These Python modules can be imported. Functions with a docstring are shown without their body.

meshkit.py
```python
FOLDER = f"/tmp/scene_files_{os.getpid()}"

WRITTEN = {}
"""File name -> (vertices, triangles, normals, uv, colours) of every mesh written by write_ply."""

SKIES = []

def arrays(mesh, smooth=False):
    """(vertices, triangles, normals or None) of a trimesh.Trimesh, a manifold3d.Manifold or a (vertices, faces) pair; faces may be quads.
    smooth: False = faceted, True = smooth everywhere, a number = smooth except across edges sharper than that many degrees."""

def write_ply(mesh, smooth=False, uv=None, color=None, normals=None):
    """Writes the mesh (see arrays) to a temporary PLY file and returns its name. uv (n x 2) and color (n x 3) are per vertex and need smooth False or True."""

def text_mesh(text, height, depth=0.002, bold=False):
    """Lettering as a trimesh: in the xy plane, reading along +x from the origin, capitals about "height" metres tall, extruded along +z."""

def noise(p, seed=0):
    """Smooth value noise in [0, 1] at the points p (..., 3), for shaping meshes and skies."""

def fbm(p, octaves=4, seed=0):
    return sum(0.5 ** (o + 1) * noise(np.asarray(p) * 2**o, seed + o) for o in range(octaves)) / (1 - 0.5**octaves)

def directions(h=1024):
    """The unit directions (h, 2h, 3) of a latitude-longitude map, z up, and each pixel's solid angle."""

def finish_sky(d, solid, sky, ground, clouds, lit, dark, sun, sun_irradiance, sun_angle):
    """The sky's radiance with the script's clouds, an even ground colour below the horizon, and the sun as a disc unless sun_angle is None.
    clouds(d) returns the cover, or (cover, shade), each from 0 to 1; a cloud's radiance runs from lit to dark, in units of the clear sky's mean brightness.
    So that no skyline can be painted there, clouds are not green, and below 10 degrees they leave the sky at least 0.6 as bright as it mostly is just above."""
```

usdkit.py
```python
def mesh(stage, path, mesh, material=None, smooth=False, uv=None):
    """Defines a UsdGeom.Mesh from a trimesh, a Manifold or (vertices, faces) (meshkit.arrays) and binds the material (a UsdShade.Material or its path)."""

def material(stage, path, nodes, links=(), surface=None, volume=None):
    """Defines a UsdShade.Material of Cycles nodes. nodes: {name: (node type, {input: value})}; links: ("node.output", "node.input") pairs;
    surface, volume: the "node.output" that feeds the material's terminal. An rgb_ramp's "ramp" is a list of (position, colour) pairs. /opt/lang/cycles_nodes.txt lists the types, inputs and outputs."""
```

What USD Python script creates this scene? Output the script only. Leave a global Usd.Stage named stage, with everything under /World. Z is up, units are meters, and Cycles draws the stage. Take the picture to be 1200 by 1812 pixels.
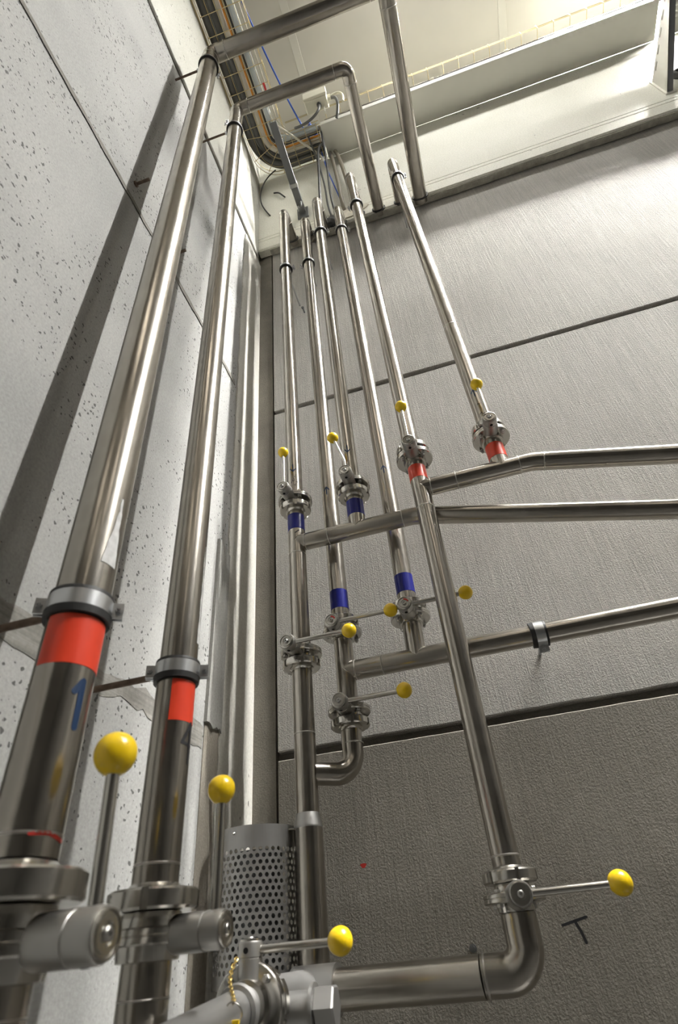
import math, random
import numpy as np
import trimesh, manifold3d, usdkit
from meshkit import fbm
from shapely import geometry as sg, affinity, union_all
from pxr import Usd, UsdGeom, UsdLux, UsdShade, Gf, Sdf

random.seed(7)
RNG = np.random.default_rng(7)
stage = Usd.Stage.CreateInMemory()
UsdGeom.SetStageUpAxis(stage, 'Z'); UsdGeom.SetStageMetersPerUnit(stage, 1.0)
UsdGeom.Xform.Define(stage, '/World')

# ------------------------------------------------------------------ camera, exposure, lamps
ZO = 1.6                        # height of the lens above the floor; all shapes below are given relative to it
EXPOSURE = 0.0
CX = (0.95631919, 0.28127972, -0.07959482)     # right
CY = (-0.23609372, 0.58262475, -0.77769413)    # down
CZ = (-0.17237567, 0.76251565, 0.6235836)      # forward
cam = UsdGeom.Camera.Define(stage, '/World/camera')
cam.AddTransformOp().Set(Gf.Matrix4d(*CX, 0, *[-c for c in CY], 0, *[-c for c in CZ], 0, 0, 0, ZO, 1))
cam.CreateHorizontalApertureAttr(24.0); cam.CreateVerticalApertureAttr(24.0 * 1812 / 1200)
cam.CreateFocalLengthAttr(24.0 * 986.67 / 1200)
cam.CreateFStopAttr(4.5); cam.CreateFocusDistanceAttr(2.0)
cam.CreateClippingRangeAttr((0.02, 100.0)); cam.CreateExposureAttr(EXPOSURE)

WHITE, WARM = (1.0, 0.985, 0.945), (1.0, 0.90, 0.76)
# luminaires: (x, y, z, length, along, width, radiance)
LAMPS = [
    (0.90, 0.50, 4.97, 1.2, 'x', 0.14, 58),
    (2.50, 1.172, 4.98, 2.0, 'x', 0.02, 7700),
    (3.2, 0.565, 4.97, 1.6, 'x', 0.06, 1750),
    (0.9, -1.8, 4.97, 1.2, 'x', 0.14, 12),
    (3.4, -2.6, 4.97, 1.2, 'x', 0.14, 12),
    (0.9, -4.6, 4.97, 1.2, 'x', 0.14, 12),
    (3.4, -5.0, 4.97, 1.2, 'x', 0.14, 12),
]
LAMP_LABELS = ['ceiling lamp nearest the corner, over the two big risers', 'slim shielded ceiling lamp running close to the back wall', 'shielded ceiling lamp of the right row, washing the left wall',
               'second ceiling lamp from the back wall in the left row', 'middle ceiling lamp of the right row', 'farthest ceiling lamp of the left row', 'farthest ceiling lamp of the right row']
dome = UsdLux.DomeLight.Define(stage, '/World/ambient'); dome.CreateIntensityAttr(0.0); dome.CreateColorAttr((1, 1, 1))

# ------------------------------------------------------------------ materials
LK = '/World/Looks'; UsdGeom.Scope.Define(stage, LK)
MAT = {}
def plain(name, color, rough=0.5, metal=0.0, spec=0.5, noise=0.0, nscale=30, bump=0.0, bscale=200, **kw):
    nodes = {'p': ('principled_bsdf', {'base_color': color, 'roughness': rough, 'metallic': metal, 'specular_ior_level': spec, **kw})}
    links = []
    if noise or bump:
        nodes['g'] = ('texture_coordinate', {})
    if noise:
        nodes['n'] = ('noise_texture', {'scale': nscale, 'detail': 4})
        nodes['r'] = ('rgb_ramp', {'ramp': [(0.3, tuple(c * (1 - noise) for c in color)), (0.7, tuple(min(1, c * (1 + noise)) for c in color))]})
        links += [('g.object', 'n.vector'), ('n.fac', 'r.fac'), ('r.color', 'p.base_color')]
    if bump:
        nodes['bn'] = ('noise_texture', {'scale': bscale, 'detail': 3})
        nodes['b'] = ('bump', {'strength': bump, 'distance': 0.001})
        links += [('g.object', 'bn.vector'), ('bn.fac', 'b.height'), ('b.normal', 'p.normal')]
    MAT[name] = usdkit.material(stage, f'{LK}/{name}', nodes, links, surface='p.BSDF')

def steel(name, color, rough, var=0.03, sx=40, sz=3, bump=0.05, metal=1.0):
    """polished tube: faint streaks along the tube and cloudy roughness"""
    nodes = {'g': ('geometry', {}),
             'm': ('mapping', {'scale': (sx, sx, sz)}),
             'n': ('noise_texture', {'scale': 6.0, 'detail': 4, 'roughness': 0.6}),
             'n2': ('noise_texture', {'scale': 7.0, 'detail': 3}),
             'rr': ('map_range', {'from_min': 0.3, 'from_max': 0.7, 'to_min': max(0.05, rough - var), 'to_max': rough + var, 'clamp': True}),
             'cr': ('rgb_ramp', {'ramp': [(0.3, tuple(c * 0.96 for c in color)), (0.7, tuple(min(1, c * 1.03) for c in color))]}),
             'b': ('bump', {'strength': bump, 'distance': 0.001}),
             'p': ('principled_bsdf', {'metallic': metal, 'roughness': rough, 'base_color': color})}
    links = [('g.position', 'm.vector'), ('m.vector', 'n.vector'), ('g.position', 'n2.vector'), ('n2.fac', 'rr.value'), ('rr.result', 'p.roughness'),
             ('n2.fac', 'cr.fac'), ('cr.color', 'p.base_color'), ('n.fac', 'b.height'), ('b.normal', 'p.normal')]
    MAT[name] = usdkit.material(stage, f'{LK}/{name}', nodes, links, surface='p.BSDF')

steel('tube_steel', (0.42, 0.392, 0.35), 0.22)
steel('tube_steel_bright', (0.66, 0.63, 0.58), 0.22)
steel('weld_steel', (0.50, 0.48, 0.45), 0.38, bump=0.3)
steel('turned_steel', (0.58, 0.56, 0.52), 0.20, sx=6, sz=60)
steel('cast_steel', (0.44, 0.43, 0.41), 0.42, sx=20, sz=20, bump=0.2)
steel('guard_steel', (0.40, 0.395, 0.385), 0.48, sx=20, sz=20, bump=0.2)
steel('matte_steel', (0.43, 0.425, 0.415), 0.50, sx=20, sz=20, bump=0.2)
steel('galvanised', (0.68, 0.67, 0.61), 0.42, sx=10, sz=10, metal=0.55)
steel('lip_steel', (0.74, 0.735, 0.70), 0.32, sx=10, sz=10, metal=0.3)
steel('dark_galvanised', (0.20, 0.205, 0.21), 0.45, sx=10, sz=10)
steel('zinc_band', (0.62, 0.63, 0.64), 0.30, sx=10, sz=10)
steel('yellow_zinc', (0.60, 0.50, 0.29), 0.35, sx=10, sz=10, metal=0.8)
steel('brass', (0.62, 0.46, 0.16), 0.35, sx=10, sz=10)
plain('rusty_rod', (0.16, 0.115, 0.085), 0.6, 0.5, noise=0.3, nscale=60)
plain('black_rubber', (0.018, 0.018, 0.018), 0.55)
plain('dark_hole', (0.01, 0.01, 0.01), 0.9)
plain('yellow_knob', (0.86, 0.58, 0.008), 0.28, coat_weight=0.3, coat_roughness=0.1)
plain('red_tape', (0.72, 0.055, 0.022), 0.30)
plain('blue_tape', (0.006, 0.010, 0.17), 0.30, spec=0.35)
plain('blue_ink', (0.008, 0.03, 0.085), 0.5, spec=0.3)
plain('black_ink', (0.015, 0.015, 0.018), 0.6)
plain('red_ink', (0.50, 0.03, 0.02), 0.5)
plain('label_residue', (0.62, 0.62, 0.61), 0.7, noise=0.15, nscale=80)
plain('red_plastic', (0.55, 0.03, 0.03), 0.4)
plain('white_plastic', (0.70, 0.67, 0.55), 0.45)
plain('grey_cable', (0.10, 0.10, 0.095), 0.5)
plain('light_cable', (0.58, 0.55, 0.47), 0.5)
plain('dark_cable', (0.035, 0.035, 0.035), 0.5)
plain('blue_cable', (0.03, 0.10, 0.50), 0.45)
plain('orange_cable', (0.55, 0.22, 0.02), 0.45)
plain('pale_duct', (0.46, 0.50, 0.52), 0.45)
plain('brown_conduit', (0.20, 0.175, 0.13), 0.5)
plain('ceiling_sheet', (0.66, 0.635, 0.575), 0.45, noise=0.03, nscale=3)
plain('ceiling_strip', (0.70, 0.68, 0.62), 0.45)
plain('floor_paint', (0.10, 0.098, 0.094), 0.35, noise=0.15, nscale=4)
plain('hall_wall', (0.075, 0.072, 0.066), 0.7, noise=0.08, nscale=2)
plain('lamp_housing', (0.75, 0.75, 0.73), 0.4)
plain('putty', (0.60, 0.57, 0.48), 0.8, noise=0.12, nscale=30)

def emitter(name, color, s):
    MAT[name] = usdkit.material(stage, f'{LK}/{name}', {'e': ('emission', {'color': color, 'strength': s})}, [], surface='e.emission')

def concrete(name, dark, light, grain=220.0, streak=None, pit=None, bump=0.5, bdist=0.002, rough=0.85, big=2.0, blot=0.0):
    """cast concrete: cloudy tone, grain, optional vertical form streaks and blow holes"""
    N = {'g': ('geometry', {}),
         'n1': ('noise_texture', {'scale': big, 'detail': 6, 'roughness': 0.6}),
         'n2': ('noise_texture', {'scale': grain, 'detail': 3, 'roughness': 0.6}),
         'c1': ('rgb_ramp', {'ramp': [(0.3, dark), (0.7, light)]}),
         'g2': ('map_range', {'from_min': 0.25, 'from_max': 0.75, 'to_min': 0.86, 'to_max': 1.12}),
         'mx': ('mix', {'mix_type': 'multiply', 'fac': 1.0}),
         'b1': ('bump', {'strength': bump, 'distance': bdist}),
         'p': ('principled_bsdf', {'roughness': rough, 'specular_ior_level': 0.25})}
    L = [('g.position', 'n1.vector'), ('g.position', 'n2.vector'), ('n1.fac', 'c1.fac'), ('n2.fac', 'g2.value'), ('c1.color', 'mx.color1')]
    col, grey = 'mx.color', 'g2.result'
    h = 'n2.fac'
    if streak:
        N['sm'] = ('mapping', {'scale': streak[:3]})
        N['sn'] = ('noise_texture', {'scale': 1.0, 'detail': 5, 'roughness': 0.65})
        N['sr'] = ('map_range', {'from_min': 0.3, 'from_max': 0.7, 'to_min': 1 - streak[3], 'to_max': 1 + streak[3] * 0.6})
        N['sx'] = ('math', {'math_type': 'multiply'})
        N['sh'] = ('math', {'math_type': 'multiply_add', 'value2': streak[4]})
        L += [('g.position', 'sm.vector'), ('sm.vector', 'sn.vector'), ('sn.fac', 'sr.value'), ('sr.result', 'sx.value1'), (grey, 'sx.value2'),
              ('sn.fac', 'sh.value1'), ('n2.fac', 'sh.value3')]
        grey, h = 'sx.value', 'sh.value'
    if pit:
        # pit = (scale, radius, mask scale, mask threshold)
        N['pw'] = ('noise_texture', {'scale': 90.0, 'detail': 1})
        N['pm'] = ('mix', {'mix_type': 'linear_light', 'fac': 0.006})
        N['pv'] = ('voronoi_texture', {'scale': pit[0], 'randomness': 1.0})
        N['ps'] = ('separate_color', {})
        N['pr'] = ('math', {'math_type': 'power', 'value2': 7.0})
        N['pn'] = ('noise_texture', {'scale': pit[2], 'detail': 2})
        N['pk'] = ('map_range', {'from_min': pit[3], 'from_max': pit[3] + 0.15, 'to_min': 0.0, 'to_max': 1.0, 'clamp': True})
        N['pq'] = ('math', {'math_type': 'multiply'})
        N['pt'] = ('math', {'math_type': 'multiply', 'value2': pit[1]})
        N['pl'] = ('math', {'math_type': 'subtract'})
        N['pf'] = ('map_range', {'from_min': -0.03, 'from_max': 0.03, 'to_min': 1.0, 'to_max': 0.0, 'clamp': True})
        N['pc'] = ('mix', {'mix_type': 'mix', 'color2': tuple(c * 0.36 for c in dark)})
        N['ph'] = ('math', {'math_type': 'multiply_add', 'value2': -2.0})
        L += [('g.position', 'pw.vector'), ('g.position', 'pm.color1'), ('pw.color', 'pm.color2'), ('pm.color', 'pv.vector'), ('pv.color', 'ps.color'), ('ps.r', 'pr.value1'),
              ('g.position', 'pn.vector'), ('pn.fac', 'pk.value'), ('pk.result', 'pq.value2'), ('pr.value', 'pq.value1'), ('pq.value', 'pt.value1'),
              ('pv.distance', 'pl.value1'), ('pt.value', 'pl.value2'), ('pl.value', 'pf.value'), ('pf.result', 'pc.fac'), ('mx.color', 'pc.color1'),
              ('pf.result', 'ph.value1'), (h, 'ph.value3')]
        col, h = 'pc.color', 'ph.value'
    N['cc'] = ('combine_color', {})
    L += [(grey, 'cc.r'), (grey, 'cc.g'), (grey, 'cc.b'), ('cc.color', 'mx.color2'), (h, 'b1.height'), ('b1.normal', 'p.normal'), (col, 'p.base_color')]
    MAT[name] = usdkit.material(stage, f'{LK}/{name}', N, L, surface='p.BSDF')

concrete('left_concrete', (0.32, 0.32, 0.31), (0.42, 0.417, 0.40), grain=160, pit=(125.0, 0.60, 3.0, 0.37), bump=0.35, bdist=0.0015, big=2.2)
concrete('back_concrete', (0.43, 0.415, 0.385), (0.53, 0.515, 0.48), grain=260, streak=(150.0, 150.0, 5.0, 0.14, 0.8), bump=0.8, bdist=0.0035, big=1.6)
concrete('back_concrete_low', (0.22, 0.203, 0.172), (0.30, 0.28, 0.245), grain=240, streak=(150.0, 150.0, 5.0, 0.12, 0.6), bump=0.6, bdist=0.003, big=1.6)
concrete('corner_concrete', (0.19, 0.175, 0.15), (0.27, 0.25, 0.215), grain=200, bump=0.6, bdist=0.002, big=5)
concrete('seam_mortar', (0.16, 0.15, 0.13), (0.27, 0.26, 0.235), grain=120, streak=(30.0, 3.0, 160.0, 0.25, 1.0), bump=0.7, bdist=0.002, big=8)
concrete('smear_mortar', (0.20, 0.19, 0.17), (0.34, 0.33, 0.305), grain=120, streak=(30.0, 3.0, 120.0, 0.35, 1.0), bump=0.4, bdist=0.001, big=10)
concrete('pale_plaster', (0.54, 0.525, 0.475), (0.64, 0.625, 0.575), grain=120, pit=(45.0, 0.5, 4.0, 0.5), bump=0.3, bdist=0.0012, big=3)
concrete('tan_plaster', (0.33, 0.30, 0.25), (0.42, 0.385, 0.33), grain=150, bump=0.6, bdist=0.002, big=5)
concrete('grey_plaster', (0.34, 0.335, 0.31), (0.43, 0.425, 0.40), grain=150, streak=(60.0, 60.0, 4.0, 0.10, 0.6), bump=0.3, bdist=0.001, big=5)
concrete('cream_beam', (0.74, 0.73, 0.64), (0.82, 0.81, 0.73), grain=120, pit=(30.0, 0.35, 3.0, 0.55), bump=0.2, bdist=0.001, rough=0.6, big=2.5)
concrete('cream_wall', (0.43, 0.425, 0.375), (0.51, 0.505, 0.455), grain=120, pit=(60.0, 0.45, 3.0, 0.5), bump=0.2, bdist=0.001, rough=0.65, big=2.5)
concrete('beam_edge', (0.30, 0.285, 0.24), (0.45, 0.43, 0.37), grain=60, bump=0.8, bdist=0.004, big=20)

# ------------------------------------------------------------------ builders
_used = {}
def numbered(parent, name):
    k = (parent, name); n = _used.get(k, 0); _used[k] = n + 1
    return name if n == 0 else f'{name}_{n:03d}'

class Thing:
    def __init__(self, path, loc): self.path, self.loc = path, np.asarray(loc, float)

def thing(name, label, cat, loc=(0, 0, 0), group=None, kind=None):
    path = '/World/' + numbered('/World', name)
    x = UsdGeom.Xform.Define(stage, path)
    w = (loc[0], loc[1], loc[2] + ZO)
    x.AddTranslateOp().Set(Gf.Vec3d(*map(float, w)))
    p = x.GetPrim()
    if label: p.SetCustomDataByKey('label', label)
    if cat: p.SetCustomDataByKey('category', cat)
    if group: p.SetCustomDataByKey('group', group)
    if kind: p.SetCustomDataByKey('kind', kind)
    return Thing(path, w)

def arr(m):
    if hasattr(m, 'to_mesh'):
        q = m.to_mesh(); return np.array(q.vert_properties[:, :3], float), np.array(q.tri_verts)
    if isinstance(m, tuple):
        v, f = np.asarray(m[0], float), np.asarray(m[1], int)
        if f.shape[1] == 4: f = np.vstack([f[:, [0, 1, 2]], f[:, [0, 2, 3]]])
        return v, f
    return np.array(m.vertices, float), np.array(m.faces)

def cat(*ms):
    vs, fs, n = [], [], 0
    for m in ms:
        v, f = arr(m); vs.append(v); fs.append(f + n); n += len(v)
    return np.vstack(vs), np.vstack(fs)

def part(parent, name, mesh, mat, label=None, smooth=32, kind=None):
    """one mesh under a thing (or under a part); mesh in room coordinates relative to the lens height"""
    v, f = arr(mesh)
    v = v + [0, 0, ZO] - parent.loc
    path = parent.path + '/' + numbered(parent.path, name)
    m = usdkit.mesh(stage, path, (v, f), MAT[mat], smooth=smooth)
    p = m.GetPrim()
    if label: p.SetCustomDataByKey('label', label)
    if kind: p.SetCustomDataByKey('kind', kind)
    return Thing(path, parent.loc)

def unit(v): v = np.asarray(v, float); return v / np.linalg.norm(v)
def basis(axis):
    a = unit(axis); t = np.array([0, 0, 1.0]) if abs(a[2]) < 0.9 else np.array([1.0, 0, 0])
    u = unit(np.cross(t, a)); return u, np.cross(a, u), a

def lathe(prof, base, axis=(0, 0, 1), seg=40, closed=False, a0=0.0, a1=2 * math.pi):
    """(radius, height) profile turned about an axis"""
    u, w, a = basis(axis); base = np.asarray(base, float)
    prof = list(prof) + ([prof[0]] if closed else [])
    full = abs(a1 - a0 - 2 * math.pi) < 1e-6
    n = seg if full else seg + 1
    th = a0 + (a1 - a0) * np.arange(n) / seg
    v = np.array([base + a * z + r * (math.cos(t) * u + math.sin(t) * w) for r, z in prof for t in th])
    f = []
    for i in range(len(prof) - 1):
        for j in range(seg):
            k = (j + 1) % n
            f.append([i * n + j, i * n + k, (i + 1) * n + k, (i + 1) * n + j])
    m = trimesh.Trimesh(*arr((v, np.array(f))), process=False)
    m.merge_vertices(digits_vertex=7); m.update_faces(m.nondegenerate_faces())
    return m

def rod(p0, p1, r, seg=16, r1=None, ch=0.0):
    p0, p1 = np.asarray(p0, float), np.asarray(p1, float); L = np.linalg.norm(p1 - p0); r1 = r if r1 is None else r1
    pr = [(0, 0), (r - ch, 0), (r, ch), (r1, L - ch), (r1 - ch, L), (0, L)] if ch else [(0, 0), (r, 0), (r1, L), (0, L)]
    return lathe(pr, p0, p1 - p0, seg)

def fillet(pts, R, n=10):
    """polyline with rounded corners"""
    pts = [np.asarray(p, float) for p in pts]; R = [R] * len(pts) if np.ndim(R) == 0 else R
    out = [pts[0]]
    for i in range(1, len(pts) - 1):
        a, b = unit(pts[i - 1] - pts[i]), unit(pts[i + 1] - pts[i])
        ang = math.acos(np.clip(a @ b, -1, 1)); t = R[i] / math.tan(ang / 2)
        t = min(t, 0.49 * np.linalg.norm(pts[i - 1] - pts[i]), 0.49 * np.linalg.norm(pts[i + 1] - pts[i])); r = t * math.tan(ang / 2)
        c = pts[i] + unit(a + b) * r / math.sin(ang / 2)
        s, e = pts[i] + a * t - c, pts[i] + b * t - c; tot = math.pi - ang
        for k in range(n + 1):
            q = k / n; out.append(c + (math.sin((1 - q) * tot) * s + math.sin(q * tot) * e) / math.sin(tot))
    return np.array(out + [pts[-1]])

def spline(pts, n=12):
    from scipy.interpolate import CubicSpline
    p = np.asarray(pts, float); t = np.r_[0, np.cumsum(np.linalg.norm(np.diff(p, axis=0), axis=1))]
    return CubicSpline(t, p)(np.linspace(0, t[-1], n * (len(p) - 1) + 1))

def tube(path, r, seg=32, cap=True):
    p = np.asarray(path, float); keep = np.r_[True, np.linalg.norm(np.diff(p, axis=0), axis=1) > 1e-6]; p = p[keep]
    t = np.gradient(p, axis=0)
    t[0], t[-1] = p[1] - p[0], p[-1] - p[-2]
    d = np.diff(p, axis=0); d /= np.linalg.norm(d, axis=1, keepdims=True)
    for i in range(1, len(p) - 1): t[i] = d[i - 1] + d[i]
    t /= np.linalg.norm(t, axis=1, keepdims=True)
    u, w, _ = basis(t[0]); V = []
    th = np.arange(seg) * 2 * math.pi / seg
    for i in range(len(p)):
        u = unit(u - t[i] * (u @ t[i])); w = np.cross(t[i], u)
        V.append(p[i] + r * (np.cos(th)[:, None] * u + np.sin(th)[:, None] * w))
    V = np.vstack(V); F = []
    for i in range(len(p) - 1):
        j = np.arange(seg); k = (j + 1) % seg
        F.append(np.stack([i * seg + j, i * seg + k, (i + 1) * seg + k, (i + 1) * seg + j], 1))
    v, f = arr((V, np.vstack(F)))
    if cap:
        n = len(v); v = np.vstack([v, p[0], p[-1]]); j = np.arange(seg); k = (j + 1) % seg; o = (len(p) - 1) * seg
        f = np.vstack([f, np.stack([np.full(seg, n), k, j], 1), np.stack([np.full(seg, n + 1), o + j, o + k], 1)])
    return v, f

def box(lo, hi, ch=0.0):
    lo, hi = np.minimum(lo, hi).astype(float), np.maximum(lo, hi).astype(float)
    if not ch: return trimesh.creation.box(bounds=[lo, hi])
    pts = []
    for s in np.ndindex(2, 2, 2):
        c = np.where(np.array(s) == 0, lo, hi); d = np.where(np.array(s) == 0, 1, -1) * ch
        pts += [c + d * [1, 1, 0], c + d * [1, 0, 1], c + d * [0, 1, 1]]
    return trimesh.convex.convex_hull(np.array(pts))

def hexa(base, axis, r, h, ch=0.0):
    pr = [(0, 0), (r, 0), (r, h), (0, h)] if not ch else [(0, 0), (r - ch, 0), (r, ch), (r, h - ch), (r - ch, h), (0, h)]
    return lathe(pr, base, axis, 6)

def sheet(poly, origin, U, V, thick):
    """flat polygon (u, v) laid out in a plane and given a thickness along U x V"""
    U, V, o = unit(U), unit(V), np.asarray(origin, float); W = np.cross(U, V)
    ms = []
    for g in getattr(poly, 'geoms', [poly]):
        m = trimesh.creation.extrude_polygon(g, thick, engine='earcut'); v = m.vertices
        ms.append((o + v[:, :1] * U + v[:, 1:2] * V + v[:, 2:] * W, m.faces))
    return cat(*ms)

def wrap(poly, px, py, r, phi, z, thick=0.0005, lift=0.0003, step=0.006):
    """flat polygon wrapped on an upright tube at (px, py); u runs to the right as seen by the lens, v up; phi = degrees right of the side that faces the lens"""
    view = unit([px, py]); right = np.array([view[1], -view[0]]); ms = []
    for g in getattr(poly, 'geoms', [poly]):
        x0, y0, x1, y1 = g.bounds
        cells = [g.intersection(sg.box(x0 + i * step, y0 - 1, x0 + (i + 1) * step, y1 + 1)) for i in range(int((x1 - x0) / step) + 1)]
        for c in cells:
            for q in getattr(c, 'geoms', [c]):
                if q.geom_type != 'Polygon' or q.area < 1e-9: continue
                m = trimesh.creation.extrude_polygon(q, thick, engine='earcut'); v = m.vertices
                a = math.radians(phi) + v[:, 0] / r; R = r + lift + v[:, 2]
                xy = np.array([px, py]) + R[:, None] * (-view * np.cos(a)[:, None] + right * np.sin(a)[:, None])
                ms.append((np.c_[xy, z + v[:, 1]], m.faces))
    return cat(*ms)

def stroke(pts, w): return sg.LineString(pts).buffer(w / 2, quad_segs=3)

# ================================================================== THE ROOM
XL, YW, YB, ZB, ZC = -0.682, 1.552, 1.50, 3.335, 5.05          # left wall, back wall, beam face, beam underside, ceiling
XR, YF0, ZF = 7.0, -7.0, -ZO

fl = thing('floor', 'dark grey painted floor of the hall', None, (0, 0, ZF), kind='structure')
part(fl, 'slab', box((XL - .3, YF0 - .2, ZF - .1), (XR + .2, YW + .3, ZF)), 'floor_paint')

ce = thing('ceiling', 'pale sheet ceiling with long cover strips', None, (0, 0, ZC), kind='structure')
xs = [-0.95, -0.20, 1.24, 2.80, 4.31, 5.82, 7.2]
for a, b in zip(xs[:-1], xs[1:]):
    part(ce, 'panel', box((a + .003, YF0 - .2, ZC), (b - .003, YW + .3, ZC + .08)), 'ceiling_sheet')
for x in xs[1:-1]:
    part(ce, 'cover_strip', box((x - .028, YF0 - .2, ZC - .005), (x + .028, YW + .3, ZC), .002), 'ceiling_strip')

wb = thing('wall_back', 'grey precast concrete back wall with vertical form marks', None, (0, YW, ZF), kind='structure')
part(wb, 'core', box((-1.0, YW + .03, ZF), (XR + .2, YW + .3, ZC + .08)), 'corner_concrete')
JB = [ZF, -0.985, 0.457, 1.909, 3.37]
def back_panel(z0, z1):
    """slab with slightly uneven, chipped long edges"""
    x = np.arange(-0.598, XR + .2, 0.02); n = len(x)
    top = z1 - .011 + .006 * (fbm(np.c_[x * 9, x * 0 + z1, x * 0], 4, 3) - .5)
    bot = z0 + .012 + .006 * (fbm(np.c_[x * 9, x * 0 + z0, x * 0 + 5], 4, 4) - .5)
    y0 = YW + 0 * x; c = .003; rows = [(y0 + .031, bot), (y0 + c, bot), (y0, bot + c), (y0, top - c), (y0 + c, top), (y0 + .031, top)]
    v = np.vstack([np.c_[x, yy, zz] for yy, zz in rows]); f = []
    j = np.arange(n - 1)
    for i in range(5): f.append(np.stack([i * n + j, i * n + j + 1, (i + 1) * n + j + 1, (i + 1) * n + j], 1))
    v, f = arr((v, np.vstack(f)))
    e = np.array([k * n for k in range(6)])
    f = np.vstack([f, [[e[0], e[i + 1], e[i]] for i in range(1, 5)]])
    return v, f
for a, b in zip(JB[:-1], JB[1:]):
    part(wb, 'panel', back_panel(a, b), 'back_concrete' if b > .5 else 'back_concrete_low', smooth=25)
part(wb, 'upper_panel', box((-1.0, YW, 3.372), (XR + .2, YW + .031, ZC)), 'back_concrete', smooth=False)
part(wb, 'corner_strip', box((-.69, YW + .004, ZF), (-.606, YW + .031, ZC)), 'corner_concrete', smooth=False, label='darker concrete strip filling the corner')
# writing and marks on the back wall
tm = union_all([stroke([(-.026, .014), (.026, .024)], .005), stroke([(.001, .018), (.008, 0), (.012, -.018)], .006)])
part(wb, 'letter_mark', sheet(tm, (.069, YW + .0001, .004), (1, 0, 0), (0, 0, 1), .0002), 'black_ink', label='black hand-drawn letter T')
bl = sg.Polygon([(math.cos(t) * .007 * (1 + .3 * math.sin(3 * t)), math.sin(t) * .006 * (1 + .2 * math.cos(2 * t))) for t in np.linspace(0, 6.2, 14)])
part(wb, 'paint_spot', sheet(bl, (-.38, YW + .0001, .172), (1, 0, 0), (0, 0, 1), .0002), 'red_ink', label='small red paint spot')
part(wb, 'anchor_bolt', cat(lathe([(0, 0), (.008, 0), (.008, .002), (0, .002)], (-.153, YW - .002, -.005), (0, 1, 0), 16), hexa((-.153, YW - .008, -.005), (0, 1, 0), .005, .007)), 'dark_galvanised', label='small bolt head')
part(wb, 'anchor_bolt', cat(rod((-.425, YW - .03, 2.62), (-.425, YW, 2.62), .004, 8), hexa((-.425, YW - .035, 2.62), (0, 1, 0), .007, .008)), 'dark_galvanised', label='small bolt head')

wl = thing('wall_left', 'light grey concrete left wall with blow holes', None, (XL, 0, ZF), kind='structure')
JL = [ZF, -1.0, 0.449, 1.877, 3.27]
for a, b in zip(JL[:-1], JL[1:]):
    part(wl, 'panel', box((XL - .2, YF0 - .2, a + .001), (XL, YW + .031, b - .001), .0015), 'left_concrete', smooth=False)
part(wl, 'upper_panel', box((XL - .2, YF0 - .2, 3.272), (XL, YW + .3, ZC)), 'cream_wall', smooth=False)
def ragged(z0, half, y0, y1, amp, seed, step=.02):
    y = np.arange(y0, y1, step); n = len(y); q = np.c_[y * 14, y * 0 + seed, y * 0]
    up = z0 + half + amp * (fbm(q, 4, seed) - .5); dn = z0 - half + amp * (fbm(q, 4, seed + 9) - .5)
    return sg.Polygon(np.r_[np.c_[y, up], np.c_[y, dn][::-1]])
part(wl, 'joint_seam', sheet(ragged(1.877, .011, -3, 1.34, .014, 1), (XL + .0015, 0, 0), (0, 1, 0), (0, 0, 1), .0015), 'seam_mortar', smooth=False, label='narrow mortar seam')
part(wl, 'joint_seam', sheet(ragged(0.449, .026, -3, 1.27, .05, 2), (XL + .0005, 0, 0), (0, 1, 0), (0, 0, 1), .0005), 'smear_mortar', smooth=False, label='wide smeared mortar seam')
zz = np.arange(ZF, 3.26, .012)
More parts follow.
